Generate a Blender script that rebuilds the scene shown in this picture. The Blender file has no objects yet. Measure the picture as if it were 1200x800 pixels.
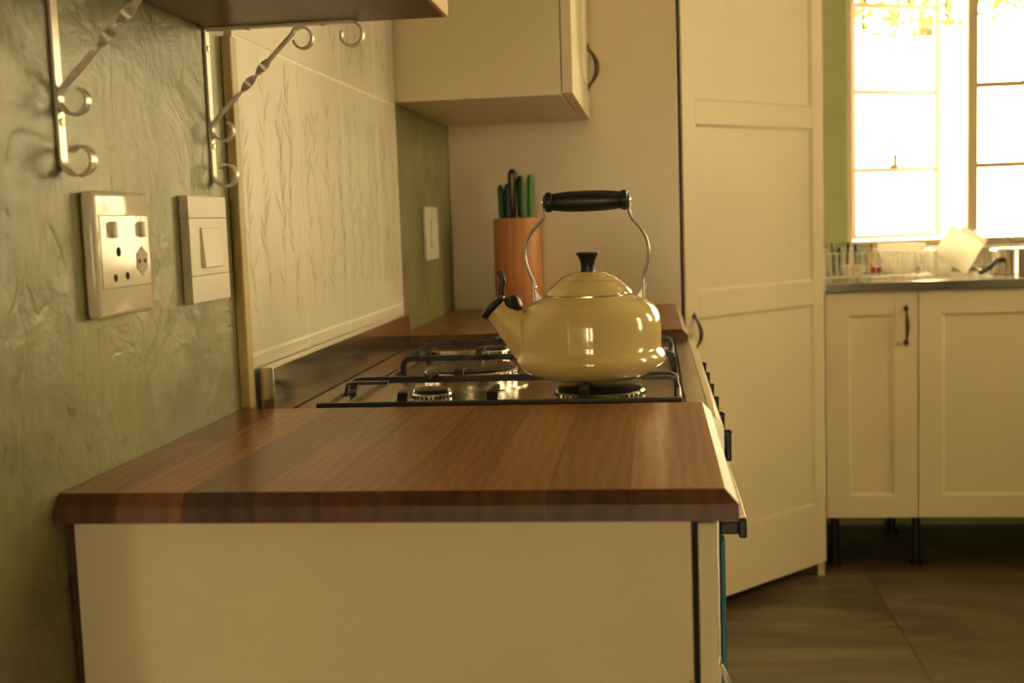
import bpy, bmesh, math, random
from mathutils import Vector, Matrix
random.seed(7)
PI = math.pi
S = bpy.context.scene
COL = S.collection

# ------------------------------------------------------------------ camera
YAW, PITCH, ROLL = math.radians(6.9107), math.radians(-5.7078), math.radians(-1.9855)
CAM = Vector((0.4875, 0.0, 1.0973))
F = Vector((-math.sin(YAW)*math.cos(PITCH), math.cos(YAW)*math.cos(PITCH), math.sin(PITCH)))
RT = Vector((math.cos(YAW), math.sin(YAW), 0)); UP = RT.cross(F)
r_ = RT*math.cos(ROLL) + UP*math.sin(ROLL); u_ = UP*math.cos(ROLL) - RT*math.sin(ROLL)
cd = bpy.data.cameras.new('camera'); co = bpy.data.objects.new('camera', cd); COL.objects.link(co)
co.matrix_world = Matrix(((r_.x, u_.x, -F.x, CAM.x), (r_.y, u_.y, -F.y, CAM.y), (r_.z, u_.z, -F.z, CAM.z), (0, 0, 0, 1)))
cd.sensor_width = 36; cd.lens = 1392.55/1200*36
cd.clip_start = 0.02
cd.dof.use_dof = True; cd.dof.focus_distance = 1.45; cd.dof.aperture_fstop = 7.0
S.camera = co

# ------------------------------------------------------------------ world, sun, window portals, exposure
w = bpy.data.worlds.new('sky'); S.world = w; w.use_nodes = True
bg = w.node_tree.nodes['Background']; bg.inputs[0].default_value = (1.0, 0.77, 0.43, 1); bg.inputs[1].default_value = 19.0
def light(name, kind, loc, rot, **k):
    d = bpy.data.lights.new(name, kind)
    for a, b in k.items(): setattr(d, a, b)
    o = bpy.data.objects.new(name, d); o.location = loc; o.rotation_euler = rot; COL.objects.link(o); return o
light('sun', 'SUN', (0, -3, 8), (math.radians(38), 0, 0), energy=12.0, angle=0.02, color=(1, 0.80, 0.48))
def portal(name, loc, rot, sx, sy):
    o = light(name, 'AREA', loc, rot, shape='RECTANGLE', size=sx, size_y=sy, energy=1.0)
    o.data.cycles.is_portal = True
portal('portal_sink_window', (2.04, 4.42, 1.54), (-PI/2, 0, 0), 1.78, 1.14)
portal('portal_side_window', (3.14, 2.95, 1.675), (0, PI/2, 0), .85, 0.56)
portal('portal_narrow_window', (3.14, 1.475, 1.45), (0, PI/2, 0), 1.1, 0.35)
portal('portal_light_slit', (-0.035, 0.735, 1.0), (0, -PI/2, 0), 2.0, 0.074)  # serves the light slit added in the left wall
portal('portal_rear_window', (.245, -4.94, 1.025), (PI/2, 0, 0), .5, 1.65)
portal('portal_rear_window_2', (.945, -4.94, 1.025), (PI/2, 0, 0), .5, 1.65)
S.view_settings.view_transform = 'Standard'; S.view_settings.look = 'None'
S.view_settings.gamma = 1; S.view_settings.use_curve_mapping = False
S.view_settings.exposure = 0.0

# ------------------------------------------------------------------ materials
def mat(name, col=(.8, .8, .8), rough=.5, metal=0, **k):
    m = bpy.data.materials.new(name); m.use_nodes = True
    b = m.node_tree.nodes['Principled BSDF']
    b.inputs['Base Color'].default_value = (*col, 1); b.inputs['Roughness'].default_value = rough
    b.inputs['Metallic'].default_value = metal
    for a, v in k.items(): b.inputs[a].default_value = v
    return m
def N(m, t, **k):
    n = m.node_tree.nodes.new(t)
    for a, v in k.items():
        if a in n.inputs: n.inputs[a].default_value = v
        else: setattr(n, a, v)
    return n
def L(m, a, ao, b, bi): m.node_tree.links.new(a.outputs[ao], b.inputs[bi])
def bsdf(m): return m.node_tree.nodes['Principled BSDF']
def coords(m, scale=(1, 1, 1), rnd=0.0):
    g = N(m, 'ShaderNodeNewGeometry'); mp = N(m, 'ShaderNodeMapping'); mp.inputs['Scale'].default_value = scale
    if rnd:
        oi = N(m, 'ShaderNodeObjectInfo'); mu = N(m, 'ShaderNodeMath', operation='MULTIPLY'); mu.inputs[1].default_value = rnd
        L(m, oi, 'Random', mu, 0); ad = N(m, 'ShaderNodeVectorMath', operation='ADD')
        L(m, g, 'Position', ad, 0); L(m, mu, 0, ad, 1); L(m, ad, 0, mp, 'Vector')
    else: L(m, g, 'Position', mp, 'Vector')
    return mp
def ramp(m, src, out, stops):
    r = N(m, 'ShaderNodeValToRGB'); e = r.color_ramp.elements
    while len(e) < len(stops): e.new(.5)
    for i, (p, c) in enumerate(stops): e[i].position = p; e[i].color = (*c, 1)
    L(m, src, out, r, 'Fac'); return r
def bump(m, src, out, strength, dist, chain=None):
    b = N(m, 'ShaderNodeBump'); b.inputs['Strength'].default_value = strength; b.inputs['Distance'].default_value = dist
    L(m, src, out, b, 'Height')
    if chain: L(m, chain, 'Normal', b, 'Normal')
    L(m, b, 'Normal', bsdf(m), 'Normal'); return b

# plaster, sage green, gloss paint over uneven render
def plaster(name, c0, c1, rough, bs):
    m = mat(name, c0, rough)
    mp = coords(m, (1, 1, 1))
    n1 = N(m, 'ShaderNodeTexNoise', Scale=4.5, Detail=5.0, Roughness=.6); L(m, mp, 0, n1, 'Vector')
    r = ramp(m, n1, 'Fac', [(.36, c0), (.62, c1)]); pt = N(m, 'ShaderNodeTexNoise', Scale=38.0, Detail=5.0, Roughness=.7); L(m, mp, 0, pt, 'Vector')
    pr_ = ramp(m, pt, 'Fac', [(.30, (.45, .42, .34)), (.42, (.92, .92, .92)), (.7, (1.0, 1.0, 1.0))])
    mm = N(m, 'ShaderNodeMix', data_type='RGBA', blend_type='MULTIPLY'); mm.inputs[0].default_value = min(1, bs*2.6); L(m, r, 'Color', mm, 6); L(m, pr_, 'Color', mm, 7)
    L(m, mm, 2, bsdf(m), 'Base Color')
    n2 = N(m, 'ShaderNodeTexNoise', Scale=11.0, Detail=5.0, Roughness=.55, Distortion=.5); L(m, mp, 0, n2, 'Vector')
    b1 = bump(m, n2, 'Fac', bs, .02)
    mp2 = coords(m, (1, 1, .35))
    n3 = N(m, 'ShaderNodeTexNoise', Scale=60.0, Detail=4.0, Roughness=.65, Distortion=.4); L(m, mp2, 0, n3, 'Vector')
    b2 = bump(m, n3, 'Fac', bs*.4, .002, b1)
    v = N(m, 'ShaderNodeTexNoise', Scale=5.5, Detail=2.0, Roughness=.5, Distortion=2.2); L(m, mp2, 0, v, 'Vector')
    cr = ramp(m, v, 'Fac', [(.494, (1, 1, 1)), (.5, (0, 0, 0)), (.506, (1, 1, 1))])
    bump(m, cr, 'Color', bs*.55, .003, b2)
    return m
M = {}
M['green'] = plaster('sage_green_plaster', (.215, .205, .085), (.325, .305, .132), .42, .32)
M['green_far'] = plaster('sage_green_far_wall', (.28, .32, .15), (.31, .35, .17), .5, .12)
M['creamwall'] = plaster('cream_wall_paint', (.66, .50, .29), (.70, .54, .32), .6, .1)
M['ceil'] = plaster('white_ceiling_paint', (.75, .64, .46), (.78, .67, .48), .7, .1)
def painted(name, c, rough, var=.04):
    m = mat(name, c, rough); mp = coords(m)
    n = N(m, 'ShaderNodeTexNoise', Scale=3.0, Detail=4.0); L(m, mp, 0, n, 'Vector')
    r = ramp(m, n, 'Fac', [(.3, tuple(x*(1-var) for x in c)), (.7, tuple(min(1, x*(1+var)) for x in c))]); L(m, r, 'Color', bsdf(m), 'Base Color')
    n2 = N(m, 'ShaderNodeTexNoise', Scale=120.0, Detail=2.0); L(m, mp, 0, n2, 'Vector'); bump(m, n2, 'Fac', .05, .001)
    return m
M['cream'] = painted('cream_cabinet_paint', (.80, .68, .47), .38)
M['melamine'] = painted('off_white_melamine', (.76, .645, .44), .28)
M['plastic_w'] = painted('aged_white_plastic', (.80, .72, .56), .09)
M['plastic_w2'] = painted('matt_white_plastic', (.80, .73, .58), .4)
M['white'] = painted('white_china', (.85, .84, .8), .15)
M['trimpaint'] = painted('yellowed_trim_paint', (.50, .38, .14), .45, .2)
M['window_paint'] = painted('window_frame_paint', (.62, .50, .38), .45)
M['screw'] = mat('brass_screw', (.75, .55, .2), .3, 1)
def wood(name, dark, mid, lite, rough, axis='y', rnd=9.0, sc=1.0, coat=.0):
    m = mat(name, mid, rough)
    st = {'y': (1, .10, 1), 'x': (.10, 1, 1), 'z': (1, 1, .10)}[axis]
    mp = coords(m, st, rnd)
    n1 = N(m, 'ShaderNodeTexNoise', Scale=12.0*sc, Detail=3.0, Roughness=.5, Distortion=.4); L(m, mp, 0, n1, 'Vector')
    wv = N(m, 'ShaderNodeTexWave', Scale=26.0*sc, Distortion=7.0, Detail=2.0, wave_type='BANDS'); wv.bands_direction = 'X' if axis != 'x' else 'Y'
    wv.inputs['Detail Scale'].default_value = 1.1; wv.inputs['Detail Roughness'].default_value = .45
    mpw = coords(m, tuple(max(.22, q) for q in st), rnd)
    L(m, mpw, 0, wv, 'Vector')
    n3 = N(m, 'ShaderNodeTexNoise', Scale=190.0*sc, Detail=2.0, Roughness=.6); L(m, mp, 0, n3, 'Vector')
    mx = N(m, 'ShaderNodeMix', data_type='FLOAT'); mx.inputs[0].default_value = .17; L(m, n1, 'Fac', mx, 2); L(m, wv, 'Fac', mx, 3)
    mx2 = N(m, 'ShaderNodeMix', data_type='FLOAT'); mx2.inputs[0].default_value = .22; L(m, mx, 0, mx2, 2); L(m, n3, 'Fac', mx2, 3)
    r = ramp(m, mx2, 0, [(.28, dark), (.5, mid), (.72, lite)])
    oi = N(m, 'ShaderNodeObjectInfo'); mr = N(m, 'ShaderNodeMapRange'); mr.inputs[3].default_value = .66; mr.inputs[4].default_value = 1.38
    L(m, oi, 'Random', mr, 0)
    hs = N(m, 'ShaderNodeHueSaturation'); L(m, r, 'Color', hs, 'Color'); L(m, mr, 0, hs, 'Value'); L(m, hs, 'Color', bsdf(m), 'Base Color')
    bump(m, mx2, 0, .12, .0015)
    bsdf(m).inputs['Coat Weight'].default_value = coat
    return m
M['walnut'] = wood('oiled_walnut', (.16, .054, .017), (.32, .125, .043), (.46, .205, .080), .30)
M['endgrain'] = wood('walnut_end_grain', (.055, .020, .009), (.105, .040, .018), (.16, .068, .030), .4, 'z', 9.0, .6)
M['shelfwood'] = wood('shelf_wood', (.11, .05, .025), (.17, .08, .042), (.23, .12, .065), .35)
M['rawwood'] = wood('raw_pine_edge', (.40, .24, .12), (.52, .34, .18), (.62, .44, .26), .6)
M['beech'] = wood('beech_wood', (.42, .17, .06), (.50, .22, .085), (.56, .27, .11), .45, 'z', 3.0, .7)
def steel(name, c, rough):
    m = mat(name, c, rough, 1); mp = coords(m, (1, .6, 1))
    n = N(m, 'ShaderNodeTexNoise', Scale=9.0, Detail=3.0); L(m, mp, 0, n, 'Vector')
    mr = N(m, 'ShaderNodeMapRange'); mr.inputs[3].default_value = rough*.8; mr.inputs[4].default_value = rough*1.25
    L(m, n, 'Fac', mr, 0); L(m, mr, 0, bsdf(m), 'Roughness'); return m
M['steel'] = steel('brushed_steel', (.68, .64, .57), .16)
M['steel_d'] = steel('hob_steel', (.40, .345, .285), .22)
M['chrome'] = mat('chrome', (.80, .77, .71), .2, 1)
M['strap'] = mat('satin_nickel', (.36, .33, .28), .38, 1)
M['bracket'] = painted('silver_bracket_paint', (.74, .67, .58), .30)
bsdf(M['bracket']).inputs['Metallic'].default_value = .35
M['iron'] = painted('black_enamel_iron', (.018, .017, .016), .32)
M['cap'] = painted('burner_cap_enamel', (.03, .03, .03), .25)
M['alu'] = mat('cast_aluminium', (.74, .70, .60), .25, 1)
M['blackp'] = painted('black_plastic', (.012, .012, .012), .38)
M['bronze'] = mat('dark_bronze', (.10, .075, .05), .35, .9)
M['dark'] = painted('dark_void', (.02, .012, .01), .8)
M['gap_shade'] = painted('dark_red_gap_shade', (.05, .015, .012), .6)  # dark red stands in for shade in the gap at the wall
M['blue'] = painted('blue_protective_film', (.015, .20, .33), .35)
M['enamel'] = painted('ivory_enamel', (.80, .61, .26), .14)
bsdf(M['enamel']).inputs['Coat Weight'].default_value = 1.0; bsdf(M['enamel']).inputs['Coat Roughness'].default_value = .04
M['tile'] = painted('beige_glazed_tile', (.78, .71, .58), .30, .06)
M['tileprint'] = painted('tile_leaf_print', (.61, .54, .42), .32, .10)
M['grout'] = painted('pale_grout', (.95, .90, .78), .6)
M['k_green'] = mat('green_handle', (.02, .16, .03), .4)
M['k_lime'] = mat('bright_green_handle', (.05, .25, .02), .4)
M['k_blue'] = mat('navy_handle', (.012, .02, .06), .4)
M['red'] = mat('red_plastic', (.35, .03, .02), .4)
M['yellow'] = mat('yellow_plastic', (.75, .40, .06), .4)
M['conc'] = painted('white_garden_wall_paint', (.86, .84, .78), .8)
M['bark'] = painted('bark', (.12, .08, .05), .9, .2)
def glassm(name, tint=(1, 1, 1), r=.02):
    m = bpy.data.materials.new(name); m.use_nodes = True; nt = m.node_tree; nt.nodes.clear()
    o = N(m, 'ShaderNodeOutputMaterial'); t = N(m, 'ShaderNodeBsdfTransparent'); t.inputs[0].default_value = (*tint, 1)
    g = N(m, 'ShaderNodeBsdfGlossy'); g.inputs['Roughness'].default_value = r
    fr = N(m, 'ShaderNodeFresnel'); fr.inputs[0].default_value = 1.45; mx = N(m, 'ShaderNodeMixShader')
    L(m, fr, 0, mx, 0); L(m, t, 0, mx, 1); L(m, g, 0, mx, 2); L(m, mx, 0, o, 0); return m
M['glass'] = glassm('window_glass', (.96, .97, .96)); M['tumbler'] = glassm('tumbler_glass', (.88, .92, .90))
def leafm():
    m = mat('sunlit_leaf', (.30, .36, .03), .5); mp = coords(m, rnd=0)
    n = N(m, 'ShaderNodeTexNoise', Scale=2.0, Detail=3.0); L(m, mp, 0, n, 'Vector')
    r = ramp(m, n, 'Fac', [(.35, (.06, .12, .008)), (.65, (.22, .26, .015))]); L(m, r, 'Color', bsdf(m), 'Base Color')
    t = N(m, 'ShaderNodeBsdfTranslucent'); L(m, r, 'Color', t, 0); mx = N(m, 'ShaderNodeMixShader'); mx.inputs[0].default_value = .5
    o = [x for x in m.node_tree.nodes if x.type == 'OUTPUT_MATERIAL'][0]
    L(m, bsdf(m), 0, mx, 1); L(m, t, 0, mx, 2); L(m, mx, 0, o, 0); return m
M['leaf'] = leafm()
def milky():
    m = painted('milky_white_plastic', (.88, .87, .80), .3); t = N(m, 'ShaderNodeBsdfTranslucent'); t.inputs[0].default_value = (.9, .88, .8, 1); mx = N(m, 'ShaderNodeMixShader'); mx.inputs[0].default_value = .72
    o = [x for x in m.node_tree.nodes if x.type == 'OUTPUT_MATERIAL'][0]; L(m, bsdf(m), 0, mx, 1); L(m, t, 0, mx, 2); L(m, mx, 0, o, 0); return m
M['milky'] = milky()
M['vine'] = mat('vine_green', (.03, .05, .01), .6)
def floorm():
    m = mat('brown_slate_floor', (.1, .07, .045), .38); mp = coords(m, (.35, 1, 1), 7.0)
    n = N(m, 'ShaderNodeTexNoise', Scale=5.0, Detail=8.0, Roughness=.65, Distortion=1.2); L(m, mp, 0, n, 'Vector')
    r = ramp(m, n, 'Fac', [(.3, (.085, .062, .038)), (.52, (.16, .125, .075)), (.72, (.29, .235, .145))]); L(m, r, 'Color', bsdf(m), 'Base Color')
    bump(m, n, 'Fac', .25, .01); return m
M['floor'] = floorm(); M['floorgrout'] = painted('dark_floor_grout', (.05, .038, .028), .8)

# ------------------------------------------------------------------ helpers
def link(name, bm, m, parent=None, smooth=False, recalc=True):
    if recalc: bmesh.ops.recalc_face_normals(bm, faces=bm.faces)
    me = bpy.data.meshes.new(name); bm.to_mesh(me); bm.free()
    me.materials.append(m)
    if smooth:
        for p in me.polygons: p.use_smooth = True
    o = bpy.data.objects.new(name, me); COL.objects.link(o)
    if parent: par(o, parent)
    return o
def par(o, p):
    o.parent = p; o.matrix_parent_inverse = p.matrix_basis.inverted() if p.parent is None else (p.parent.matrix_basis @ p.matrix_parent_inverse @ p.matrix_basis).inverted()
def thing(name, loc, label, cat, group=None):
    o = bpy.data.objects.new(name, None); o.empty_display_size = .02; o.location = loc; COL.objects.link(o); return tag(o, label, cat, group)
def tag(o, label, cat, group=None):
    o['label'] = label; o['category'] = cat
    if group: o['group'] = group
    return o
def structure(o, label=None):
    o['kind'] = 'structure'
    if label: o['label'] = label
    return o
def addbox(bm, x0, x1, y0, y1, z0, z1, bev=0, seg=2):
    r = bmesh.ops.create_cube(bm, size=1)
    for v in r['verts']: v.co = Vector(((x0+x1)/2 + v.co.x*(x1-x0), (y0+y1)/2 + v.co.y*(y1-y0), (z0+z1)/2 + v.co.z*(z1-z0)))
    if bev:
        es = list({e for v in r['verts'] for e in v.link_edges})
        bmesh.ops.bevel(bm, geom=es, offset=bev, segments=seg, affect='EDGES', profile=.5)
    return bm
def box(name, x0, x1, y0, y1, z0, z1, m, parent=None, bev=.001, seg=2):
    return link(name, addbox(bmesh.new(), x0, x1, y0, y1, z0, z1, bev, seg), m, parent)
def lathe_bm(bm, prof, c, axis=Vector((0, 0, 1)), n=40, xf=None):
    q = Vector((0, 0, 1)).rotation_difference(Vector(axis).normalized()); c = Vector(c)
    rings = []
    for (r, h) in prof:
        if r < 1e-6: rings.append([bm.verts.new(c + q @ Vector((0, 0, h)))])
        else: rings.append([bm.verts.new(c + q @ Vector((r*math.cos(2*PI*i/n), r*math.sin(2*PI*i/n), h))) for i in range(n)])
    for a, b in zip(rings, rings[1:]):
        for i in range(n):
            j = (i+1) % n
            if len(a) == 1 and len(b) == 1: continue
            if len(a) == 1: bm.faces.new((a[0], b[i], b[j]))
            elif len(b) == 1: bm.faces.new((a[i], a[j], b[0]))
            else: bm.faces.new((a[i], a[j], b[j], b[i]))
    return bm
def lathe(name, prof, c, m, parent=None, axis=(0, 0, 1), n=40, smooth=True):
    o = link(name, lathe_bm(bmesh.new(), prof, c, axis, n), m, parent)
    if smooth: smooth_ang(o)
    return o
def smooth_ang(o, ang=35):
    me = o.data
    for p in me.polygons: p.use_smooth = True
    bm = bmesh.new(); bm.from_mesh(me)
    for e in bm.edges:
        if len(e.link_faces) == 2 and e.calc_face_angle(0) > math.radians(ang): e.smooth = False
    bm.to_mesh(me); bm.free()
def catmull(pts, k=6):
    P = [Vector(p) for p in pts]; out = []
    for i in range(len(P)-1):
        p0 = P[max(i-1, 0)]; p1 = P[i]; p2 = P[i+1]; p3 = P[min(i+2, len(P)-1)]
        for s in range(k):
            t = s/k
            out.append(.5*((2*p1) + (p2-p0)*t + (2*p0-5*p1+4*p2-p3)*t*t + (3*p1-p0-3*p2+p3)*t**3))
    out.append(P[-1]); return out
def sweep(bm, path, side, w, t, twist=None, rnd=0, radii=None):
    """sweep a cross-section (w along `side`, t across) along a path; rnd>0: round section with rnd sides"""
    P = [Vector(p) for p in path]; side = Vector(side).normalized(); rings = []
    for i, p in enumerate(P):
        tn = (P[min(i+1, len(P)-1)] - P[max(i-1, 0)]).normalized()
        s = (side - tn*side.dot(tn))
        s = s.normalized() if s.length > 1e-4 else tn.orthogonal().normalized()
        nrm = tn.cross(s)
        if twist:
            q = Matrix.Rotation(twist[i], 3, tn); s = q @ s; nrm = q @ nrm
        f = radii[i] if radii else 1
        if rnd: ring = [p + (s*math.cos(2*PI*k/rnd)*w + nrm*math.sin(2*PI*k/rnd)*t)*.5*f for k in range(rnd)]
        else: ring = [p + s*w/2*a*f + nrm*t/2*b for a, b in ((-1, -1), (1, -1), (1, 1), (-1, 1))]
        rings.append([bm.verts.new(v) for v in ring])
    n = len(rings[0])
    for a, b in zip(rings, rings[1:]):
        for i in range(n): bm.faces.new((a[i], a[(i+1) % n], b[(i+1) % n], b[i]))
    bm.faces.new(rings[0][::-1]); bm.faces.new(rings[-1]); return bm
def tube(name, path, r, m, parent=None, sides=10, side=(0, 1, .01), radii=None):
    o = link(name, sweep(bmesh.new(), path, side, 2*r, 2*r, rnd=sides, radii=radii), m, parent); smooth_ang(o, 50); return o
def strip(name, path, side, w, t, m, parent=None, twist=None):
    o = link(name, sweep(bmesh.new(), path, side, w, t, twist), m, parent); smooth_ang(o, 40); return o
def copy_tree(o, delta, parent=None):
    c = o.copy(); COL.objects.link(c)
    if parent is None: c.location = o.location + Vector(delta)
    else: c.parent = parent
    for ch in o.children: copy_tree(ch, delta, c)
    return c

# ------------------------------------------------------------------ the room
RX, RY0, RY1, H = 3.0, -4.8, 4.2, 2.6
fl = structure(box('floor', -.12, RX+.12, RY0-.12, RY1+.2, -.06, -.002, M['floorgrout'], bev=0), 'dark brown tiled kitchen floor')
tile_me = None
for i in range(7):
    for j in range(15):
        x0 = max(0, -.39+.5*i+.001); x1 = min(RX, -.39+.5*(i+1)-.001); y0 = max(RY0, -2.86+.5*j+.001); y1 = min(RY1, -2.86+.5*(j+1)-.001)
        if x1-x0 > .05 and y1-y0 > .05: box('floor_tile', x0, x1, y0, y1, -.003, 0, M['floor'], fl, bev=.0006, seg=1)
structure(box('ceiling', -.12, RX+.12, RY0-.12, RY1+.2, H, H+.1, M['ceil'], bev=0), 'plain white ceiling')
bm = bmesh.new()
for (y0, y1, z0, z1) in ((RY0-.12, -.05, 0, H), (.771, RY1, 0, H), (-.05, .771, 2.0, H)): addbox(bm, -.03, 0, y0, y1, z0, z1)
wl = structure(link('wall_left', bm, M['green']), 'sage green gloss plaster wall with cracks and trowel marks')
bm = bmesh.new()
WX0, WX1, WZ0, WZ1 = 1.15, 2.93, .97, 2.11
for (x0, x1, z0, z1) in ((-.12, WX0, 0, H), (WX1, RX+.12, 0, H), (WX0, WX1, 0, WZ0), (WX0, WX1, WZ1, H)): addbox(bm, x0, x1, RY1, RY1+.2, z0, z1)
wf = structure(link('wall_far', bm, M['green_far']), 'sage green wall around the sink window')
bm = bmesh.new()
for (y0, y1, z0, z1) in ((RY0, 1.30, 0, H), (1.65, 2.67, 0, H), (3.23, RY1, 0, H), (1.30, 1.65, 2.0, H), (1.30, 1.65, 0, .9), (2.67, 3.23, 2.1, H), (2.67, 3.23, 0, 1.25)): addbox(bm, RX, RX+.12, y0, y1, z0, z1)
structure(link('wall_right', bm, M['green_far']), 'sage green side wall with two garden windows')
bm = bmesh.new(); RD = ((.02, .47), (.72, 1.17)); RZ = (.20, 1.85)
for (x0, x1, z0, z1) in ((0, RD[0][0], 0, H), (RD[0][1], RD[1][0], 0, H), (RD[1][1], RX+.12, 0, H)) + tuple((q[0], q[1], zz[0], zz[1]) for q in RD for zz in ((0, RZ[0]), (RZ[1], H))): addbox(bm, x0, x1, RY0-.12, RY0, z0, z1)
structure(link('wall_rear', bm, M['green']), 'sage green wall opposite the sink window with two tall windows')
for i, q in enumerate(RD):
    e = bpy.data.objects.new('window_%d' % (5+i), None); e.location = ((q[0]+q[1])/2, RY0-.06, RZ[0]); COL.objects.link(e); structure(e, 'tall window in the wall opposite the sink'); bm = bmesh.new()
    for x0, x1, z0, z1 in ((q[0], q[0]+.025, *RZ), (q[1]-.025, q[1], *RZ), (q[0]+.025, q[1]-.025, RZ[0], RZ[0]+.025), (q[0]+.025, q[1]-.025, RZ[1]-.025, RZ[1])): addbox(bm, x0, x1, RY0-.08, RY0-.04, z0, z1, .002)
    bmf = bm; frame_ob = link('window_frame', bmf, M['window_paint'], e)
    box('pane', q[0]+.025, q[1]-.025, RY0-.062, RY0-.058, RZ[0]+.025, RZ[1]-.025, M['glass'], e, 0)
structure(box('ground', -12, 16, -14, 16, -.4, -.08, M['conc'], bev=0), 'pale sunlit paving outside')

# wall tiles with leaf print, left wall behind the cooker
tilec = [1.362, 1.610, 1.848, 2.086, 2.250]
rows = [(.62, .9480), (.9520, 1.3230), (1.3270, 1.70)]
box('grout_bed', .0, .0066, 1.362, 2.250, .62, 1.70, M['grout'], wl, bev=0)
def leaf(bm, y, z, ang, ln, wd, x):
    x += .00002 + .00001*(len(bm.faces) % 40)
    d = Vector((0, math.cos(ang), math.sin(ang))); s = Vector((0, -math.sin(ang), math.cos(ang))); c = Vector((x, y, z))
    pts = [c, c+d*ln*.35+s*wd/2, c+d*ln*.7+s*wd*.3, c+d*ln, c+d*ln*.7-s*wd*.3, c+d*ln*.35-s*wd/2]
    bm.faces.new([bm.verts.new(p) for p in pts])
for ri, (z0, z1) in enumerate(rows):
    for k in range(4):
        y0, y1 = tilec[k]+.0022, tilec[k+1]-.0022
        t = box('tile', .001, .007, y0, y1, z0, z1, M['tile'], wl, bev=.0006)
        bm = bmesh.new(); rng = random.Random(ri*10+k); x = .00715
        zz = z0 + .01; wdt = min(y1-y0, .236)
        for s in range(4):
            yb = y0 + wdt*(.16+.24*s) + rng.uniform(-.01, .01)
            if yb > y1-.02: continue
            yy, z, pr = yb, z0+rng.uniform(.0, .06), None
            ztop = z1 - rng.uniform(.01, .09)
            while z < ztop:
                y2 = min(max(yy+rng.uniform(-.006, .006), y0+.008), y1-.008); z2 = min(z+.018, ztop)
                bm.faces.new([bm.verts.new(p) for p in ((x, yy-.001, z), (x, yy+.001, z), (x, y2+.001, z2), (x, y2-.001, z2))])
                if rng.random() < .95:
                    sg = rng.choice((-1, 1)); a = PI/2 + sg*rng.uniform(.25, .8); ln = rng.uniform(.02, .055)
                    if y0+.004 < y2+math.cos(a)*ln < y1-.004 and z2+ln < z1: leaf(bm, y2, z2, a, ln, rng.uniform(.004, .009), x)
                yy, z = y2, z2
        link('leaf_print', bm, M['tileprint'], t, recalc=False)
structure(box('trim_1', 0, .012, 1.341, 1.3615, .8905, 1.3215, M['trimpaint'], bev=.002), 'yellowed vertical batten along the tile edge')

# sink window: steel frames, one casement pushed open
wn = bpy.data.objects.new('window_1', None); wn.location = (1.975, 4.3, .97); COL.objects.link(wn); structure(wn, 'white-hot sink window with steel glazing bars')
def frame(name, x0, x1, y0, y1, z0, z1, t, parent):
    bm = bmesh.new()
    for q in ((x0, x0+t, z0, z1), (x1-t, x1, z0, z1), (x0+t, x1-t, z0, z0+t), (x0+t, x1-t, z1-t, z1)): addbox(bm, q[0], q[1], y0, y1, q[2], q[3], .002)
    return link(name, bm, M['window_paint'], parent)
frame('window_frame', WX0, WX1, 4.225, 4.265, WZ0, WZ1, .022, wn)
box('window_sill', 1.06, 2.96, 4.165, 4.224, .952, .9695, M['white'], wn, .004)
for x0, x1 in ((1.552, 1.586), (2.096, 2.130)): box('mullion', x0, x1, 4.222, 4.268, WZ0+.022, WZ1-.022, M['window_paint'], wn, .003)
bars = (1.236, 1.505, 1.80)
for z in bars: box('glazing_bar', 1.586, 2.096, 4.235, 4.258, z-.009, z+.009, M['window_paint'], wn, .001)
zs = (WZ0+.022,)+bars+(WZ1-.022,)
for a, b in zip(zs, zs[1:]): box('pane', 1.587, 2.095, 4.244, 4.248, a+.010, b-.010, M['glass'], wn, 0)
for zz in zs[1:-1]:
    box('glazing_bar', 2.130, 2.908, 4.235, 4.258, zz-.009, zz+.009, M['window_paint'], wn, .001)
for a, b in zip(zs, zs[1:]): box('pane', 2.131, 2.907, 4.244, 4.248, a+.010, b-.010, M['glass'], wn, 0)
def sash():
    s = bpy.data.objects.new('casement', None); s.location = (1.175, 4.27, WZ0+.02); COL.objects.link(s); s.parent = wn; s.matrix_parent_inverse = wn.matrix_basis.inverted()
    W = .385; z0, z1 = WZ0+.026, WZ1-.026; objs = []
    bm = bmesh.new()
    for q in ((0, .022, z0, z1), (W-.022, W, z0, z1), (.022, W-.022, z0, z0+.016), (.022, W-.022, z1-.016, z1)): addbox(bm, q[0], q[1], 0, .02, q[2]-s.location.z, q[3]-s.location.z, .002)
    objs.append(link('sash_frame', bm, M['window_paint']))
    zz = (z0+.016,)+bars+(z1-.016,)
    for z in bars: objs.append(box('glazing_bar', .022, W-.022, .004, .018, z-.009-s.location.z, z+.009-s.location.z, M['window_paint'], None, .001))
    for a, b in zip(zz, zz[1:]): objs.append(box('pane', .0225, W-.0225, .009, .012, a+.010-s.location.z, b-.010-s.location.z, M['glass'], None, 0))
    bm = bmesh.new(); addbox(bm, .16, .19, -.014, 0, .252, .262, .002); addbox(bm, .165, .172, -.03, -.012, .25, .30, .002); objs.append(link('catch', bm, M['bronze']))
    for o in objs: o.parent = s
    s.rotation_euler.z = math.radians(27)
sash()
for k in range(12):   # small tiles under the sill
    x0 = 1.0+.15*k; box('tile', x0+.001, x0+.149, 4.192, 4.1995, .893, .950, M['tile'], wf, .001)
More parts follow.
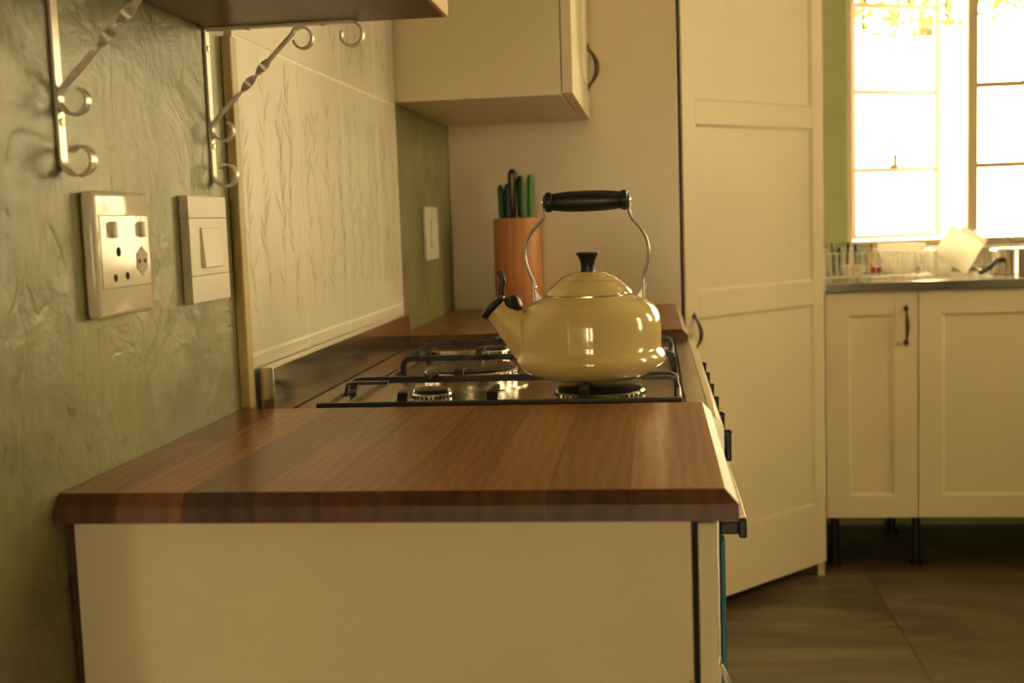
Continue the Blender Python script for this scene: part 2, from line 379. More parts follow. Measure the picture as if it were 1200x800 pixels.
# garden windows in the right wall, out of view
def side_window(name, x0, x1, y0, y1, z0, z1, mull, label):
    e = bpy.data.objects.new(name, None); e.location = ((x0+x1)/2, (y0+y1)/2, z0); COL.objects.link(e); structure(e, label); bm = bmesh.new(); t = .025
    for q in ((y0, y0+t, z0, z1), (y1-t, y1, z0, z1), (y0+t, y1-t, z0, z0+t), (y0+t, y1-t, z1-t, z1)): addbox(bm, x0, x1, q[0], q[1], q[2], q[3], .002)
    link('window_frame', bm, M['window_paint'], e); xm = (x0+x1)/2; ys = [y0+t]+mull+[y1-t]
    for m_ in mull: box('mullion', x0, x1, m_-.012, m_+.012, z0+t, z1-t, M['window_paint'], e, .002)
    for i, (a, b) in enumerate(zip(ys, ys[1:])): box('pane', xm-.002, xm+.002, a+(.012 if i else 0), b-(.012 if i < len(ys)-2 else 0), z0+t, z1-t, M['glass'], e, 0)
side_window('window_2', 3.04, 3.08, 2.67, 3.23, 1.25, 2.1, [2.95], 'garden window in the side wall near the sink')
side_window('window_3', 3.04, 3.08, 1.30, 1.65, .9, 2.0, [], 'narrow garden window in the side wall')
# unseen plank door, added to shape a light slit in the left wall
d1 = bpy.data.objects.new('added_slit_door', None); d1.location = (-.015, .36, 0); COL.objects.link(d1); structure(d1, 'added unseen plank door in the green wall, leaving a light slit')
for k in range(6):
    y0, y1 = -.045+.135*k, -.045+.135*(k+1)-.001
    bm = addbox(bmesh.new(), -.029, -.001, y0, y1, .005, 1.99, 0)
    if k == 5:
        for v in bm.verts:
            if v.co.y > y1-.001: v.co.y = .765 if v.co.x > -.01 else .700  # edge splayed so the added slit throws light on the end panel
    link('plank', bm, M['cream'], d1)
lathe('knob', [(0, 0), (.012, 0), (.012, .004), (.006, .008), (.006, .03), (.02, .036), (.022, .048), (.014, .056), (0, .057)], (-.001, .67, 1.0), M['bronze'], d1, (1, 0, 0), 20)

# ------------------------------------------------------------------ near base cabinet
bc = thing('base_cabinet', (.26, 1.12, 0), 'cream base cabinet carrying the near walnut worktop, bare end panel showing', 'cabinet')
box('end_panel', .007, .512, .912, .928, .10, .8660, M['melamine'], bc, .0008)
box('end_panel', .007, .512, 1.305, 1.321, .10, .8660, M['melamine'], bc, .0008)
box('wall_gap_strip', .001, .006, .9135, 1.32, .10, .8655, M['gap_shade'], bc, 0)  # shade of the gap beside the wall, put into a dark red strip
box('cabinet_floor', .01, .51, .928, 1.305, .10, .116, M['melamine'], bc, 0)
box('plinth', .05, .47, .93, 1.305, 0, .10, M['dark'], bc, 0)
box('gap_shade_strip', .512, .5165, .914, 1.32, .12, .8655, M['dark'], bc, 0)  # dark strip painted as the shade inside the open door gap
dr = box('door', .517, .532, .911, 1.321, .115, .861, M['cream'], bc, .0015)
box('hinge', .508, .5125, .9085, .9118, .66, .735, M['screw'], bc, .001)
def bow_handle(name, p0, p1, out, m, parent, r=.004, bow=.026, feet=True):
    """bow pull between two points, bulging along `out`"""
    p0, p1, out = Vector(p0), Vector(p1), Vector(out).normalized(); ax = (p1-p0); bm = bmesh.new()
    pts = [p0 + ax*t + out*(bow*math.sin(PI*min(1, max(0, t)))**.8 if 0 < t < 1 else 0) for t in [i/16 for i in range(17)]]
    rad = [.75+.75*math.sin(PI*i/16)**2 for i in range(17)]
    sweep(bm, pts, ax.cross(out), 2*r, 2*r, rnd=8, radii=rad)
    if feet:
        for p, sg in ((p0, -1), (p1, 1)):
            lathe_bm(bm, [(0, .0005), (r*1.9, .0005), (r*1.9, r*.6), (r*.9, r*1.4), (0, r*1.5)], p, out, 12)
            sweep(bm, [p+out*r*.4, p+out*r*.4+ax.normalized()*sg*r*3.2], out, r*1.6, r*1.6, rnd=8, radii=[1, .3])
    o = link(name, bm, m, parent); smooth_ang(o, 50); return o
bow_handle('handle', (.5322, .948, .640), (.5322, .948, .737), (1, 0, 0), M['chrome'], dr, .0026, .013)

# worktops, glued staves
def worktop(y0, y1, seed, label, xs, w=.538, front_chamfer=True):
    e = thing('worktop', ((w)/2, (y0+y1)/2, .8665), label, 'worktop')
    rng = random.Random(seed); c, ch, th = .0095, .010, .0232; zt = .89; zb = zt-th
    xs = xs+[w+c]
    for i, (a, b) in enumerate(zip(xs, xs[1:])):
        right = i == len(xs)-2
        cuts = [y0-c, y1]
        if rng.random() < .25: cuts.insert(1, rng.uniform(y0+.07, y1-.07))
        for k, (ya, yb) in enumerate(zip(cuts, cuts[1:])):
            first = k == 0; g = .00015
            A, B = a+g, b-(0 if right else g); Ya, Yb = ya+(0 if first else g), yb-(g if k < len(cuts)-2 else 0)
            bm = bmesh.new(); cf = c if first else 0; cr = c if right else 0
            lev = [(A, B, Ya, Yb, zb), (A, B, Ya, Yb, zt-ch), (A, B-cr, Ya+cf, Yb, zt)]
            rings = [[bm.verts.new((x, y, z)) for x, y in ((l[0], l[2]), (l[1], l[2]), (l[1], l[3]), (l[0], l[3]))] for l in lev for z in (l[4],)]
            bm.faces.new(rings[0][::-1]); bm.faces.new(rings[2])
            for r0, r1 in zip(rings, rings[1:]):
                for q in range(4): bm.faces.new((r0[q], r0[(q+1) % 4], r1[(q+1) % 4], r1[q]))
            o = link('stave', bm, M['walnut'], e); o.data.materials.append(M['endgrain'])
            for f in o.data.polygons:
                if f.normal.y < -.5: f.material_index = 1
    return e
worktop(.9036, 1.3345, 3, 'large walnut worktop beside the green wall, below the light switch', [.0012, .052, .108, .168, .222, .281, .348, .402, .466])
worktop(2.215, 2.866, 8, 'walnut worktop under the wall cupboard with the knife holder standing on it', [.003, .05, .10, .147, .20, .25, .302, .35, .40, .452, .50])
fb = thing('base_cabinet', (.26, 2.54, 0), 'cream base cabinet between the cooker and the pantry', 'cabinet')
box('carcass', .02, .512, 2.225, 2.866, .10, .8660, M['melamine'], fb); box('plinth', .05, .47, 2.24, 2.86, 0, .10, M['dark'], fb, 0)
fd = box('door', .513, .530, 2.228, 2.864, .115, .861, M['cream'], fb, .0015); bow_handle('handle', (.5305, 2.30, .73), (.5305, 2.39, .73), (1, 0, 0), M['bronze'], fd)

# ------------------------------------------------------------------ cooker
ck = thing('gas_cooker', (.29, 1.78, 0), 'wide stainless steel gas cooker with black pan supports', 'cooker')
CY0, CY1 = 1.340, 2.208
box('body', .012, .548, CY0, CY1, .10, .845, M['steel'], ck, .002)
for x in (.06, .50):
    for y in (CY0+.05, CY1-.05): lathe('foot', [(0, 0), (.02, 0), (.02, .01), (.012, .012), (.012, .10), (0, .10)], (x, y, 0), M['blackp'], ck, n=16)
# hob plate with sunken well
bm = bmesh.new(); addbox(bm, .012, .088, CY0, CY1, .845, .872, .002); addbox(bm, .522, .548, CY0, CY1, .845, .872, .002)
addbox(bm, .088, .522, CY0, 1.350, .845, .8715, .002); addbox(bm, .088, .522, 2.10, CY1, .845, .872, .002); addbox(bm, .088, .522, 1.350, 2.10, .845, .865, .001)
hob = link('hob_plate', bm, M['steel_d'], ck)
for k in range(6): box('vent_slot', .079, .0835, 1.70+.035*k, 1.725+.035*k, .8722, .8728, M['dark'], hob, 0)
# rounded front rail and control panel
pr = [(.548, .872)] + [(.548+.014*math.sin(a), .858+.014*math.cos(a)) for a in [i*PI/2/8 for i in range(1, 9)]] + [(.562, .79), (.548, .79)]
bm = bmesh.new(); ra = [bm.verts.new((x, CY0, z)) for x, z in pr]; rb = [bm.verts.new((x, CY1, z)) for x, z in pr]
for i in range(len(pr)): bm.faces.new((ra[i], ra[(i+1) % len(pr)], rb[(i+1) % len(pr)], rb[i]))
bm.faces.new(ra[::-1]); bm.faces.new(rb); cp = link('control_panel', bm, M['steel'], ck); smooth_ang(cp)
for k in range(6):
    y = 1.43+.135*k
    kn = lathe('knob', [(0, 0), (.020, 0), (.021, .004), (.017, .003), (.016, .008), (.014, .009), (0, .009)], (.562, y, .822), M['blackp'], ck, (1, 0, 0), 24)
    box('knob_grip', .566, .5755, y-.0045, y+.0045, .803, .841, M['blackp'], kn, .002)
    lathe('knob_dot', [(0, 0), (.0018, 0), (.0018, .001), (0, .001)], (.5755, y, .838), M['chrome'], kn, (1, 0, 0), 8)
od = box('oven_door', .549, .5565, CY0+.004, CY1-.004, .16, .778, M['steel'], ck, .002)
box('oven_window', .5566, .5572, CY0+.12, CY1-.12, .30, .66, M['cap'], od, 0)
box('protective_film', .5568, .5615, CY0+.005, CY0+.05, .17, .728, M['blue'], od, .0002)
oh = box('oven_handle', .578, .587, CY0+.014, CY1-.014, .728, .751, M['blackp'], od, .002)
box('handle_highlight', .5785, .5865, CY0+.016, CY1-.016, .7511, .7525, M['alu'], oh, .0004)  # lit top of the black bar, built in as a pale strip
for y in (CY0+.016, CY1-.038): box('handle_post', .5568, .5785, y, y+.022, .732, .747, M['blackp'], oh, .002)
# upstand
bs = box('splashback', .013, .030, 1.376, 2.190, .8725, .934, M['steel'], ck, .0015)
# burners
def burner(x, y, r):
    b = lathe('burner', [(0, 0), (r*1.25, 0), (r*1.25, .002), (r*1.02, .004), (r*1.04, .022), (r*1.0, .024), (r*.5, .024), (0, .024)], (x, y, .8652), M['alu'], ck, n=36)
    lathe('burner_cap', [(0, 0), (r*.96, 0), (r*1.0, .002), (r*.93, .0048), (r*.6, .006), (0, .006)], (x, y, .8893), M['cap'], b, n=36)
    n = int(14+r*500); bm = bmesh.new()
    for i in range(n):
        a = 2*PI*i/n; c, s = math.cos(a), math.sin(a); p = Vector((x+c*r*1.035, y+s*r*1.035, .8850))
        q = Matrix.Rotation(a, 3, 'Z')
        rr = bmesh.ops.create_cube(bm, size=1)
        for v in rr['verts']: v.co = p + q @ Vector((v.co.x*.0016, v.co.y*.0016, v.co.z*.004))
    link('flame_ports', bm, M['dark'], b)
burner(.208, 1.455, .024); burner(.418, 1.462, .054); burner(.222, 1.69, .066); burner(.222, 1.945, .024); burner(.42, 1.945, .036)
# pan supports
def grate(ya, yb, near, fx):
    g = bpy.data.objects.new('pan_support', None); g.location = (.3, (ya+yb)/2, .8655); COL.objects.link(g); par(g, ck)
    zt = .8905
    def bar(nm, pts): 
        o = link(nm, sweep(bmesh.new(), pts, (0, 1, .001), .008, .0085), M['iron'], g); return o
    def arch(x0, x1, y, z):
        R = .012; p = [(x0, y, .8655), (x0, y, z-R)]
        p += [(x0+R*(1-math.cos(a)), y, z-R+R*math.sin(a)) for a in (PI/8, PI/4, 3*PI/8)] + [(x0+R, y, z), (x1-R, y, z)]
        p += [(x1-R*(1-math.cos(a)), y, z-R+R*math.sin(a)) for a in (3*PI/8, PI/4, PI/8)] + [(x1, y, z-R), (x1, y, .8655)]
        return p
    if near:
        o = link('bar', sweep(bmesh.new(), [(.087, ya, zt-.003), (.516, ya, zt-.003)], (0, 1, .001), .008, .0095), M['iron'], g)
        for x in (.094, .511): tube('leg', [(x, ya, .8655), (x, ya, zt-.004)], .0035, M['iron'], g)
    else: bar('bar', arch(.094, .515, ya, zt))
    bar('bar', arch(.076 if near else .09, .515, yb, zt))
    tube('side_bar', [(.513, ya, zt-.002), (.5145, (ya+yb)/2, zt-.004), (.513, yb, zt-.004)], .0035, M['iron'], g)
    def finger(x, y, dy, z=.9027, ln=.055):
        s = 1 if dy > 0 else -1
        p = [(x, y, zt-.003), (x, y+s*.002, z-.009), (x, y+s*.006, z-.003), (x, y+s*.014, z-.002), (x, y+s*ln, z-.002)]
        link('finger', sweep(bmesh.new(), p, (1, 0, 0), .0125, .005, radii=[1, 1, 1, .95, .45]), M['iron'], g)
    for x in fx: finger(x, ya, 1)
    for x in (fx[0], fx[-1]): finger(x, yb, -1)
    if near: finger(.222, yb, 1, .902, .04)
    else: finger(.222, ya, -1, .902, .04)
    for xa, xb in ((.094, .150), (.515, .470)):
        s = 1 if xb > xa else -1; ym = (ya+yb)/2
        p = [(xa, ym, zt-.006), (xa+s*.004, ym, .900), (xa+s*.012, ym, .9010), (xb, ym, .9010)]
        link('finger', sweep(bmesh.new(), p, (0, 1, 0), .009, .004), M['iron'], g)
    tube('side_bar', [(.0935, ya, zt-.006), (.088, (ya+yb)/2, zt-.006), (.080 if near else .0935, yb, zt-.012)], .003, M['iron'], g)
grate(1.360, 1.572, True, (.190, .297, .404)); grate(1.822, 2.052, False, (.215, .30, .42))

# ------------------------------------------------------------------ kettle
KX, KY, KZ = .4075, 1.47, .9036
kt = thing('kettle', (KX, KY, KZ), 'ivory enamel whistling kettle on the near hob burner', 'kettle')
prof = [(0, 0), (.058, 0), (.066, .001), (.078, .006), (.088, .0135), (.0925, .0205), (.0928, .026), (.0905, .031), (.0878, .0345), (.0870, .037), (.0874, .045), (.0876, .055), (.0874, .066), (.0862, .0745), (.0835, .082), (.0785, .0885), (.072, .0935), (.064, .0975), (.056, .1005), (.054, .102), (.052, .102), (.050, .099), (0, .099)]
lathe('body', prof, (KX, KY, KZ), M['enamel'], kt, n=64)
lid = lathe('lid', [(0, .1015), (.0515, .1015), (.0532, .1035), (.0528, .106), (.0505, .1085), (.047, .113), (.0455, .1135), (.0445, .1145), (.041, .118), (.0375, .1205), (.0362, .1208), (.0352, .1222), (.031, .1250), (.0255, .1272), (.0242, .1273), (.0232, .1284), (.016, .1302), (.008, .1308), (0, .131)], (KX, KY, KZ), M['enamel'], kt, n=56)
lathe('lid_rim', [(.0532, .1002), (.0548, .1012), (.0548, .1026), (.0532, .1032)], (KX, KY, KZ), M['chrome'], lid, n=56)
lathe('lid_knob', [(0, .1305), (.0088, .1305), (.0084, .136), (.009, .142), (.0108, .1475), (.0134, .1515), (.0142, .1525), (.0142, .1538), (.0132, .1543), (.006, .1535), (0, .1533)], (KX-.001, KY, KZ), M['blackp'], lid, n=32)
# spout
A = Vector((KX-.062, KY, KZ+.034)); B = Vector((.2905, KY, .9905)); ax = (B-A).normalized()
ln = (B-A).length
sp = lathe('spout', [(0, 0), (.031, 0), (.029, ln*.25), (.0245, ln*.5), (.0195, ln*.75), (.0158, ln*.94), (.0160, ln*.985), (.0148, ln), (.0128, ln), (.0120, ln*.9), (0, ln*.9)], A, M['enamel'], kt, ax, 32)
wh = lathe('whistle', [(0, .0006), (.0175, .0006), (.0195, .003), (.0190, .0075), (.0150, .0098), (0, .0106)], B, M['blackp'], sp, ax, 28)
nn = Vector((ax.z, 0, -ax.x)).normalized()   # up-right, along the disc
if nn.z < 0: nn = -nn
h0 = B + nn*.015 + ax*.004
tube('whistle_lever', catmull([B+nn*.004+ax*.006, B+nn*.014+ax*.0045, Vector((.2985, KY, 1.0165)), Vector((.3005, KY, 1.0245)), Vector((.2985, KY, 1.0325)), Vector((.2955, KY, 1.0375))], 5), .0036, M['blackp'], sp, 10, (0, 1, 0.01), None)
q0 = B + nn*.0185 - ax*.0125
lathe('whistle_hinge', [(0, -.009), (.0105, -.009), (.012, -.004), (.0115, .006), (.008, .009), (0, .010)], q0, M['blackp'], sp, Vector((.85, -.25, .35)), 24)
tube('hinge_pin', [q0 + Vector((0, -.010, 0)), q0+nn*.004-Vector((.012, 0, -.004))], .0035, M['blackp'], sp, 8)
# handle
gx0, gx1, gz = .3545, .4590, 1.1205
gp = [(0, 0), (.0085, 0), (.0088, .0015), (.0118, .003), (.0125, .006), (.0118, .0095), (.0102, .011), (.0108, .013), (.0125, .030), (.0130, .0525), (.0125, .075), (.0108, .092), (.0102, .094), (.0118, .0955), (.0125, .099), (.0118, .102), (.0088, .1035), (.0085, .105), (0, .105)]
hd = lathe('grip', gp, (gx0, KY, gz), M['blackp'], kt, (1, 0, 0), 28)
for x, s in ((gx0, -1), (gx1+.0005, 1)): lathe('grip_bolt', [(0, 0), (.0035, 0), (.0035, .0015), (.002, .0026), (0, .0028)], (x, KY, gz), M['chrome'], hd, (s, 0, 0), 12)
lp = [(gx0-.0005, KY, gz+.004), (gx0+.0002, KY, 1.113), (.3552, KY, 1.105), (.3505, KY, 1.0975), (.3395, KY, 1.086), (.3325, KY, 1.075), (.3293, KY, 1.061), (.3298, KY, 1.049), (.3335, KY, 1.036), (.3382, KY, 1.025), (.3392, KY, 1.018)]
rp = [(gx1+.001, KY, gz+.004), (gx1+.0005, KY, 1.113), (.4590, KY, 1.106), (.4628, KY, 1.0975), (.4715, KY, 1.087), (.4785, KY, 1.075), (.4818, KY, 1.061), (.4812, KY, 1.049), (.4785, KY, 1.038), (.4755, KY, 1.028), (.4748, KY, 1.018)]
for nm, p, s in (('handle_strap', lp, -1), ('handle_strap', rp, 1)):
    o = link(nm, sweep(bmesh.new(), catmull(p, 5), (0, 1, 0), .0066, .0040, rnd=12), M['strap'], kt); smooth_ang(o, 60)
    x = p[-1][0]
    lg = link('lug', addbox(bmesh.new(), x-.0018, x+.0018, KY-.006, KY+.006, .9955, 1.0245, .0012, 3), M['strap'], kt)
    bm = bmesh.new()   # triangular web of the lug down to the shoulder
    xs_ = x - s*.0015; xe = x - s*.012; vs = []
    for y in (KY-.0045, KY+.0045): vs += [bm.verts.new((xs_, y, 1.012)), bm.verts.new((xs_, y, .985)), bm.verts.new((xe, y, .993)), bm.verts.new((xe, y, .998))]
    bm.faces.new(vs[:4]); bm.faces.new(vs[4:][::-1])
    for i in range(4): bm.faces.new((vs[i], vs[(i+1) % 4], vs[4+(i+1) % 4], vs[4+i]))
    link('lug_foot', bm, M['strap'], kt)
    lathe('rivet', [(0, 0), (.0028, 0), (.0026, .0012), (0, .002)], (x+.002, KY, 1.0165), M['chrome'], lg, (1, 0, 0), 10)

# ------------------------------------------------------------------ electrical plates on the left wall
so = thing('power_socket', (0, 1.03, 1.027), 'glossy white double power socket with two rocker switches', 'socket')
SY0, SY1, SZ0, SZ1 = .973, 1.086, 1.026, 1.137
pl = box('plate', .0005, .0135, SY0, SY1, SZ0, SZ1, M['plastic_w'], so, .005, 4); smooth_ang(pl, 50)
box('centre_panel', .0134, .0142, SY0+.008, SY1-.006, SZ0+.026, SZ1-.0215, M['plastic_w'], so, .0004)
for z in (SZ0+.0255, SZ1-.0212): box('seam', .0135, .01375, SY0+.006, SY1-.005, z-.0003, z+.0003, M['bronze'], so, 0)
def disc(nm, y, z, r, m, parent, x=.0142, t=.0006, n=20): return lathe(nm, [(0, 0), (r, 0), (r, t*.6), (r*.9, t), (0, t)], (x, y, z), m, parent, (1, 0, 0), n)
for y in (SY0+.031, SY0+.090):
    rk = disc('switch_bezel', y, SZ1-.034, .0078, M['plastic_w2'], so)
    box('rocker', .0144, .0185, y-.004, y+.004, SZ1-.041, SZ1-.027, M['plastic_w2'], rk, .0018, 3)
for y, z, r in ((SY0+.041, SZ1-.0535, .0043), (SY0+.032, SZ0+.0345, .0034), (SY0+.056, SZ0+.0355, .0034)): disc('pin_hole', y, z, r, M['dark'], so)
hx = lathe('euro_recess', [(0, 0), (.0135, 0), (.0135, .0004), (0, .0004)], (.0142, SY0+.089, SZ0+.048), M['bronze'], so, (1, 0, 0), 6, False)
for dy in (-.006, .006): disc('pin_hole', SY0+.089+dy, SZ0+.048, .002, M['dark'], hx, .0146)
sw = thing('light_switch', (0, 1.24, 1.024), 'flat white light switch plate with one tilted rocker, beside the yellowed batten', 'switch')
TY0, TY1, TZ0, TZ1 = 1.190, 1.300, 1.024, 1.137
for z0, z1 in ((TZ0, TZ0+.0285), (TZ0+.0288, TZ1-.0235), (TZ1-.0232, TZ1)): box('plate_band', .0005, .0105, TY0, TY1, z0, z1, M['plastic_w2'], sw, .0006)
ro = link('rocker', addbox(bmesh.new(), 0, .0045, -.0255, .0255, -.0215, .0215, .001), M['plastic_w2'], None); ro.location = (.0092, 1.2455, 1.0815); ro.rotation_euler = (0, math.radians(-4), math.radians(0)); ro.parent = sw; ro.matrix_parent_inverse = sw.matrix_basis.inverted()
fs = thing('light_switch', (0, 2.59, 1.022), 'narrow white wall switch above the worktop between tiles and pantry', 'switch')
p2 = box('plate', .0005, .010, 2.505, 2.640, 1.022, 1.138, M['plastic_w2'], fs, .003, 3); box('rocker', .010, .015, 2.545, 2.60, 1.05, 1.11, M['plastic_w2'], fs, .002)

# ------------------------------------------------------------------ shelf and scroll brackets
sh = thing('wall_shelf', (0, .9, 1.3225), 'dark wooden wall shelf resting on two scroll brackets', 'shelf')
box('board', .0012, .2665, .15, 1.308, 1.3225, 1.345, M['shelfwood'], sh, .0008)
box('front_edge', .2665, .2715, .15, 1.308, 1.3225, 1.345, M['rawwood'], sh, .001)
def scroll(c, r, a0, a1, shrink=.45, n=18):
    out = []
    for i in range(n+1):
        t = i/n; a = a0+(a1-a0)*t; rr = r*(1-shrink*t*t); out.append(Vector((c[0]+rr*math.cos(a), 0, c[1]+rr*math.sin(a))))
    return out
def bracket(y, label):
    e = thing('shelf_bracket', (0, y, 1.145), label, 'bracket', None)
    W = .011; off = Vector((0, y, 0)); sd = (0, 1, 0)
    # wall bar with bottom scroll: down the wall and curling outwards
    p = [Vector((.002, 0, 1.318)), Vector((.002, 0, 1.165))] + scroll((.0160, 1.162), .014, PI, PI*2.75, .35)
    strip('wall_bar', [q+off for q in p], sd, W, .0026, M['bracket'], e)
    # shelf arm with scroll
    p = [Vector((.0035, 0, 1.3208)), Vector((.150, 0, 1.3208))] + scroll((.1655, 1.3085), .0125, PI*.5, -PI*1.12, .35)[0:]
    p = [Vector((.0035, 0, 1.3208)), Vector((.160, 0, 1.3208))] + scroll((.1655, 1.3070), .0138, PI*.5, -PI*1.15, .3)
    strip('shelf_arm', [q+off for q in p], sd, W, .0026, M['bracket'], e)
    # diagonal brace, twisted, scrolls both ends
    a, b = Vector((.0052, 0, 1.2195)), Vector((.104, 0, 1.3150)); d = b-a
    low = scroll((.0162, 1.211), .0132, PI*.80, PI*2.35, .3)[::-1]
    up = scroll((.1105, 1.3052), .0128, PI*.72, -PI*.95, .35)
    mid = [a+d*(i/40) for i in range(1, 40)]
    path = low+mid+up; tw = []
    for i in range(len(path)):
        if i < len(low): tw.append(0)
        elif i < len(low)+39:
            t = (i-len(low)+1)/40; tw.append(2*PI*min(1, max(0, (t-.32)/.36)))
        else: tw.append(2*PI)
    strip('brace', [q+off for q in path], sd, W*.85, .0024, M['bracket'], e, tw)
    for z in (1.30, 1.193): lathe('screw', [(0, 0), (.0035, 0), (.003, .0012), (0, .002)], (.0034, y, z), M['screw'], e, (1, 0, 0), 12)
    for x in (.05, .135): lathe('screw', [(0, 0), (.0035, 0), (.003, .0012), (0, .002)], (x, y, 1.3195), M['screw'], e, (0, 0, -1), 12)
    return e
bracket(1.293, 'silver scroll shelf bracket above the light switch, at the tile edge')
bracket(.948, 'silver scroll shelf bracket above the power socket')

# ------------------------------------------------------------------ wall cupboard
def shaker(name, w_, h_, t, rail, m, rec=.007, extra=()):
    """framed door in local coords: x 0..w, z 0..h, front at y=0 facing -y. returns list of (name, mesh object)"""
    root = bpy.data.objects.new(name, None); COL.objects.link(root); out = []
    zs_ = [(0, rail)] + list(extra) + [(h_-rail, h_)]
    for x0, x1 in ((0, rail), (w_-rail, w_)): out.append(box('stile', x0, x1, 0, t, 0, h_, m, None, .0012))
    for z0, z1 in zs_: out.append(box('rail', rail, w_-rail, 0.0002, t, z0, z1, m, None, .0012))
    for (a, b), (c, d_) in zip(zs_, zs_[1:]):
        # sloping moulding + flat panel
        bm = bmesh.new(); s = .008
        o_ = [(rail, .0015, b), (w_-rail, .0015, b), (w_-rail, .0015, c), (rail, .0015, c)]; i_ = [(rail+s, rec, b+s), (w_-rail-s, rec, b+s), (w_-rail-s, rec, c-s), (rail+s, rec, c-s)]
        vo = [bm.verts.new(v) for v in o_]; vi = [bm.verts.new(v) for v in i_]
        for k in range(4): bm.faces.new((vo[k], vo[(k+1) % 4], vi[(k+1) % 4], vi[k]))
        bm.faces.new(vi); out.append(link('panel', bm, m, None))
    for o in out: o.parent = root
    return root
wc = thing('wall_cupboard', (.17, 2.56, 1.333), 'cream wall cupboard over the far walnut worktop', 'cupboard')
box('carcass', .001, .323, 2.262, 2.866, 1.333, 2.10, M['melamine'], wc, .001)
dz = shaker('door', .600, .764, .020, .075, M['cream']); dz.location = (.3445, 2.2625, 1.335); dz.rotation_euler.z = PI/2; dz.parent = wc; dz.matrix_parent_inverse = wc.matrix_basis.inverted()
def sub(o, p, wpos): o.parent = p; o.matrix_parent_inverse = Matrix(); return o
hb = bow_handle('handle', (.565, -.0003, .073), (.565, -.0003, .160), (0, -1, 0), M['bronze'], None, .0038, .022); hb.parent = dz

# ------------------------------------------------------------------ corner pantry
pa = thing('pantry_cupboard', (.5, 3.5, 0), 'tall cream corner pantry with a slanted panelled door', 'cupboard')
box('side_panel', .001, .551, 2.868, 2.886, 0.0, 2.45, M['melamine'], pa, .001)
bm = bmesh.new(); fp = [(.002, 2.90), (.53, 2.90), (.548, 3.160), (.960, 3.600), (.960, 4.195), (.002, 4.195)]
b0 = [bm.verts.new((x, y, .05)) for x, y in fp]; b1 = [bm.verts.new((x, y, 2.45)) for x, y in fp]
bm.faces.new(b0[::-1]); bm.faces.new(b1)
for i in range(6): bm.faces.new((b0[i], b0[(i+1) % 6], b1[(i+1) % 6], b1[i]))
link('carcass', bm, M['cream'], pa)
link('jamb', addbox(bmesh.new(), .532, .547, 2.888, 3.130, .05, 2.45, .001), M['cream'], pa)
P0 = Vector((.5700, 3.1483)); P1 = Vector((.9870, 3.5960)); dl = (P1-P0).length; da = math.atan2(P1.y-P0.y, P1.x-P0.x)
pd = shaker('door', dl, 2.38, .020, .052, M['cream'], .008, [(.205-.0455, .2055-.0455)] and [(.828-.046, .897-.046), (1.338-.046, 1.398-.046), (1.84, 1.90)])
pd.location = (P0.x, P0.y, .046); pd.rotation_euler.z = da; pd.parent = pa; pd.matrix_parent_inverse = pa.matrix_basis.inverted()
gs = box('seam_shade_strip', -.03, -.0005, .006, .019, 0, 2.38, M['dark'], None, 0); gs.parent = pd  # shade of the seam beside the door, put in as a dark strip
# deep bottom rail
br = box('rail', .052, dl-.052, 0.0002, .012, .05, .185, M['cream'], None, .0012); br.parent = pd
hp = bow_handle('handle', (.030, -.0003, .698), (.030, -.0003, .788), (0, -1, 0), M['bronze'], None, .0038, .024); hp.parent = pd
box('foot', .962, .982, 3.600, 3.615, 0, .052, M['cream'], pa, .001)
box('foot', .52, .54, 3.0, 3.02, 0, .052, M['cream'], pa, .001)

# ------------------------------------------------------------------ sink unit
sk = thing('sink_unit', (1.9, 3.9, 0), 'cream sink base unit below the bright window', 'cabinet')
box('carcass', .990, 2.98, 3.632, 4.19, .175, .858, M['melamine'], sk, .001)
xs_ = [.9895, 1.2590, 1.8100, 2.36, 2.975]
for i, (a, b) in enumerate(zip(xs_, xs_[1:])):
    d = shaker('door', b-a-.003, .680, .019, .068, M['cream']); d.location = (a+.0015, 3.612, .175); d.parent = sk; d.matrix_parent_inverse = sk.matrix_basis.inverted()
    hx_ = b-a-.003-.033 if i % 2 == 0 else .033
    if i != 1: h = bow_handle('handle', (hx_, -.0003, .530), (hx_, -.0003, .630), (0, -1, 0), M['bronze'], None, .0042, .022); h.parent = d
for x in (1.03, 1.275, 1.85, 2.4, 2.9):
    for y in (3.72, 4.1): lathe('leg', [(0, 0), (.022, 0), (.022, .01), (.013, .014), (.013, .172), (0, .172)], (x, y, 0), M['blackp'], sk, n=14)
ct = thing('drainer_worktop', (1.9, 3.9, .858), 'stainless steel sink top with a drainer, dishes drying on it', 'worktop')
bm = bmesh.new(); addbox(bm, .988, 1.70, 3.600, 4.190, .8585, .8865, .003); addbox(bm, 2.25, 2.98, 3.600, 4.190, .8585, .8865, .003); addbox(bm, 1.70, 2.25, 3.600, 3.68, .8585, .8865, .003); addbox(bm, 1.70, 2.25, 4.08, 4.19, .8585, .8865, .003)
link('drainer', bm, M['steel'], ct)
bm = bmesh.new(); addbox(bm, 1.70, 2.25, 3.68, 4.08, .8595, .861, 0); link('basin', bm, M['steel'], ct)

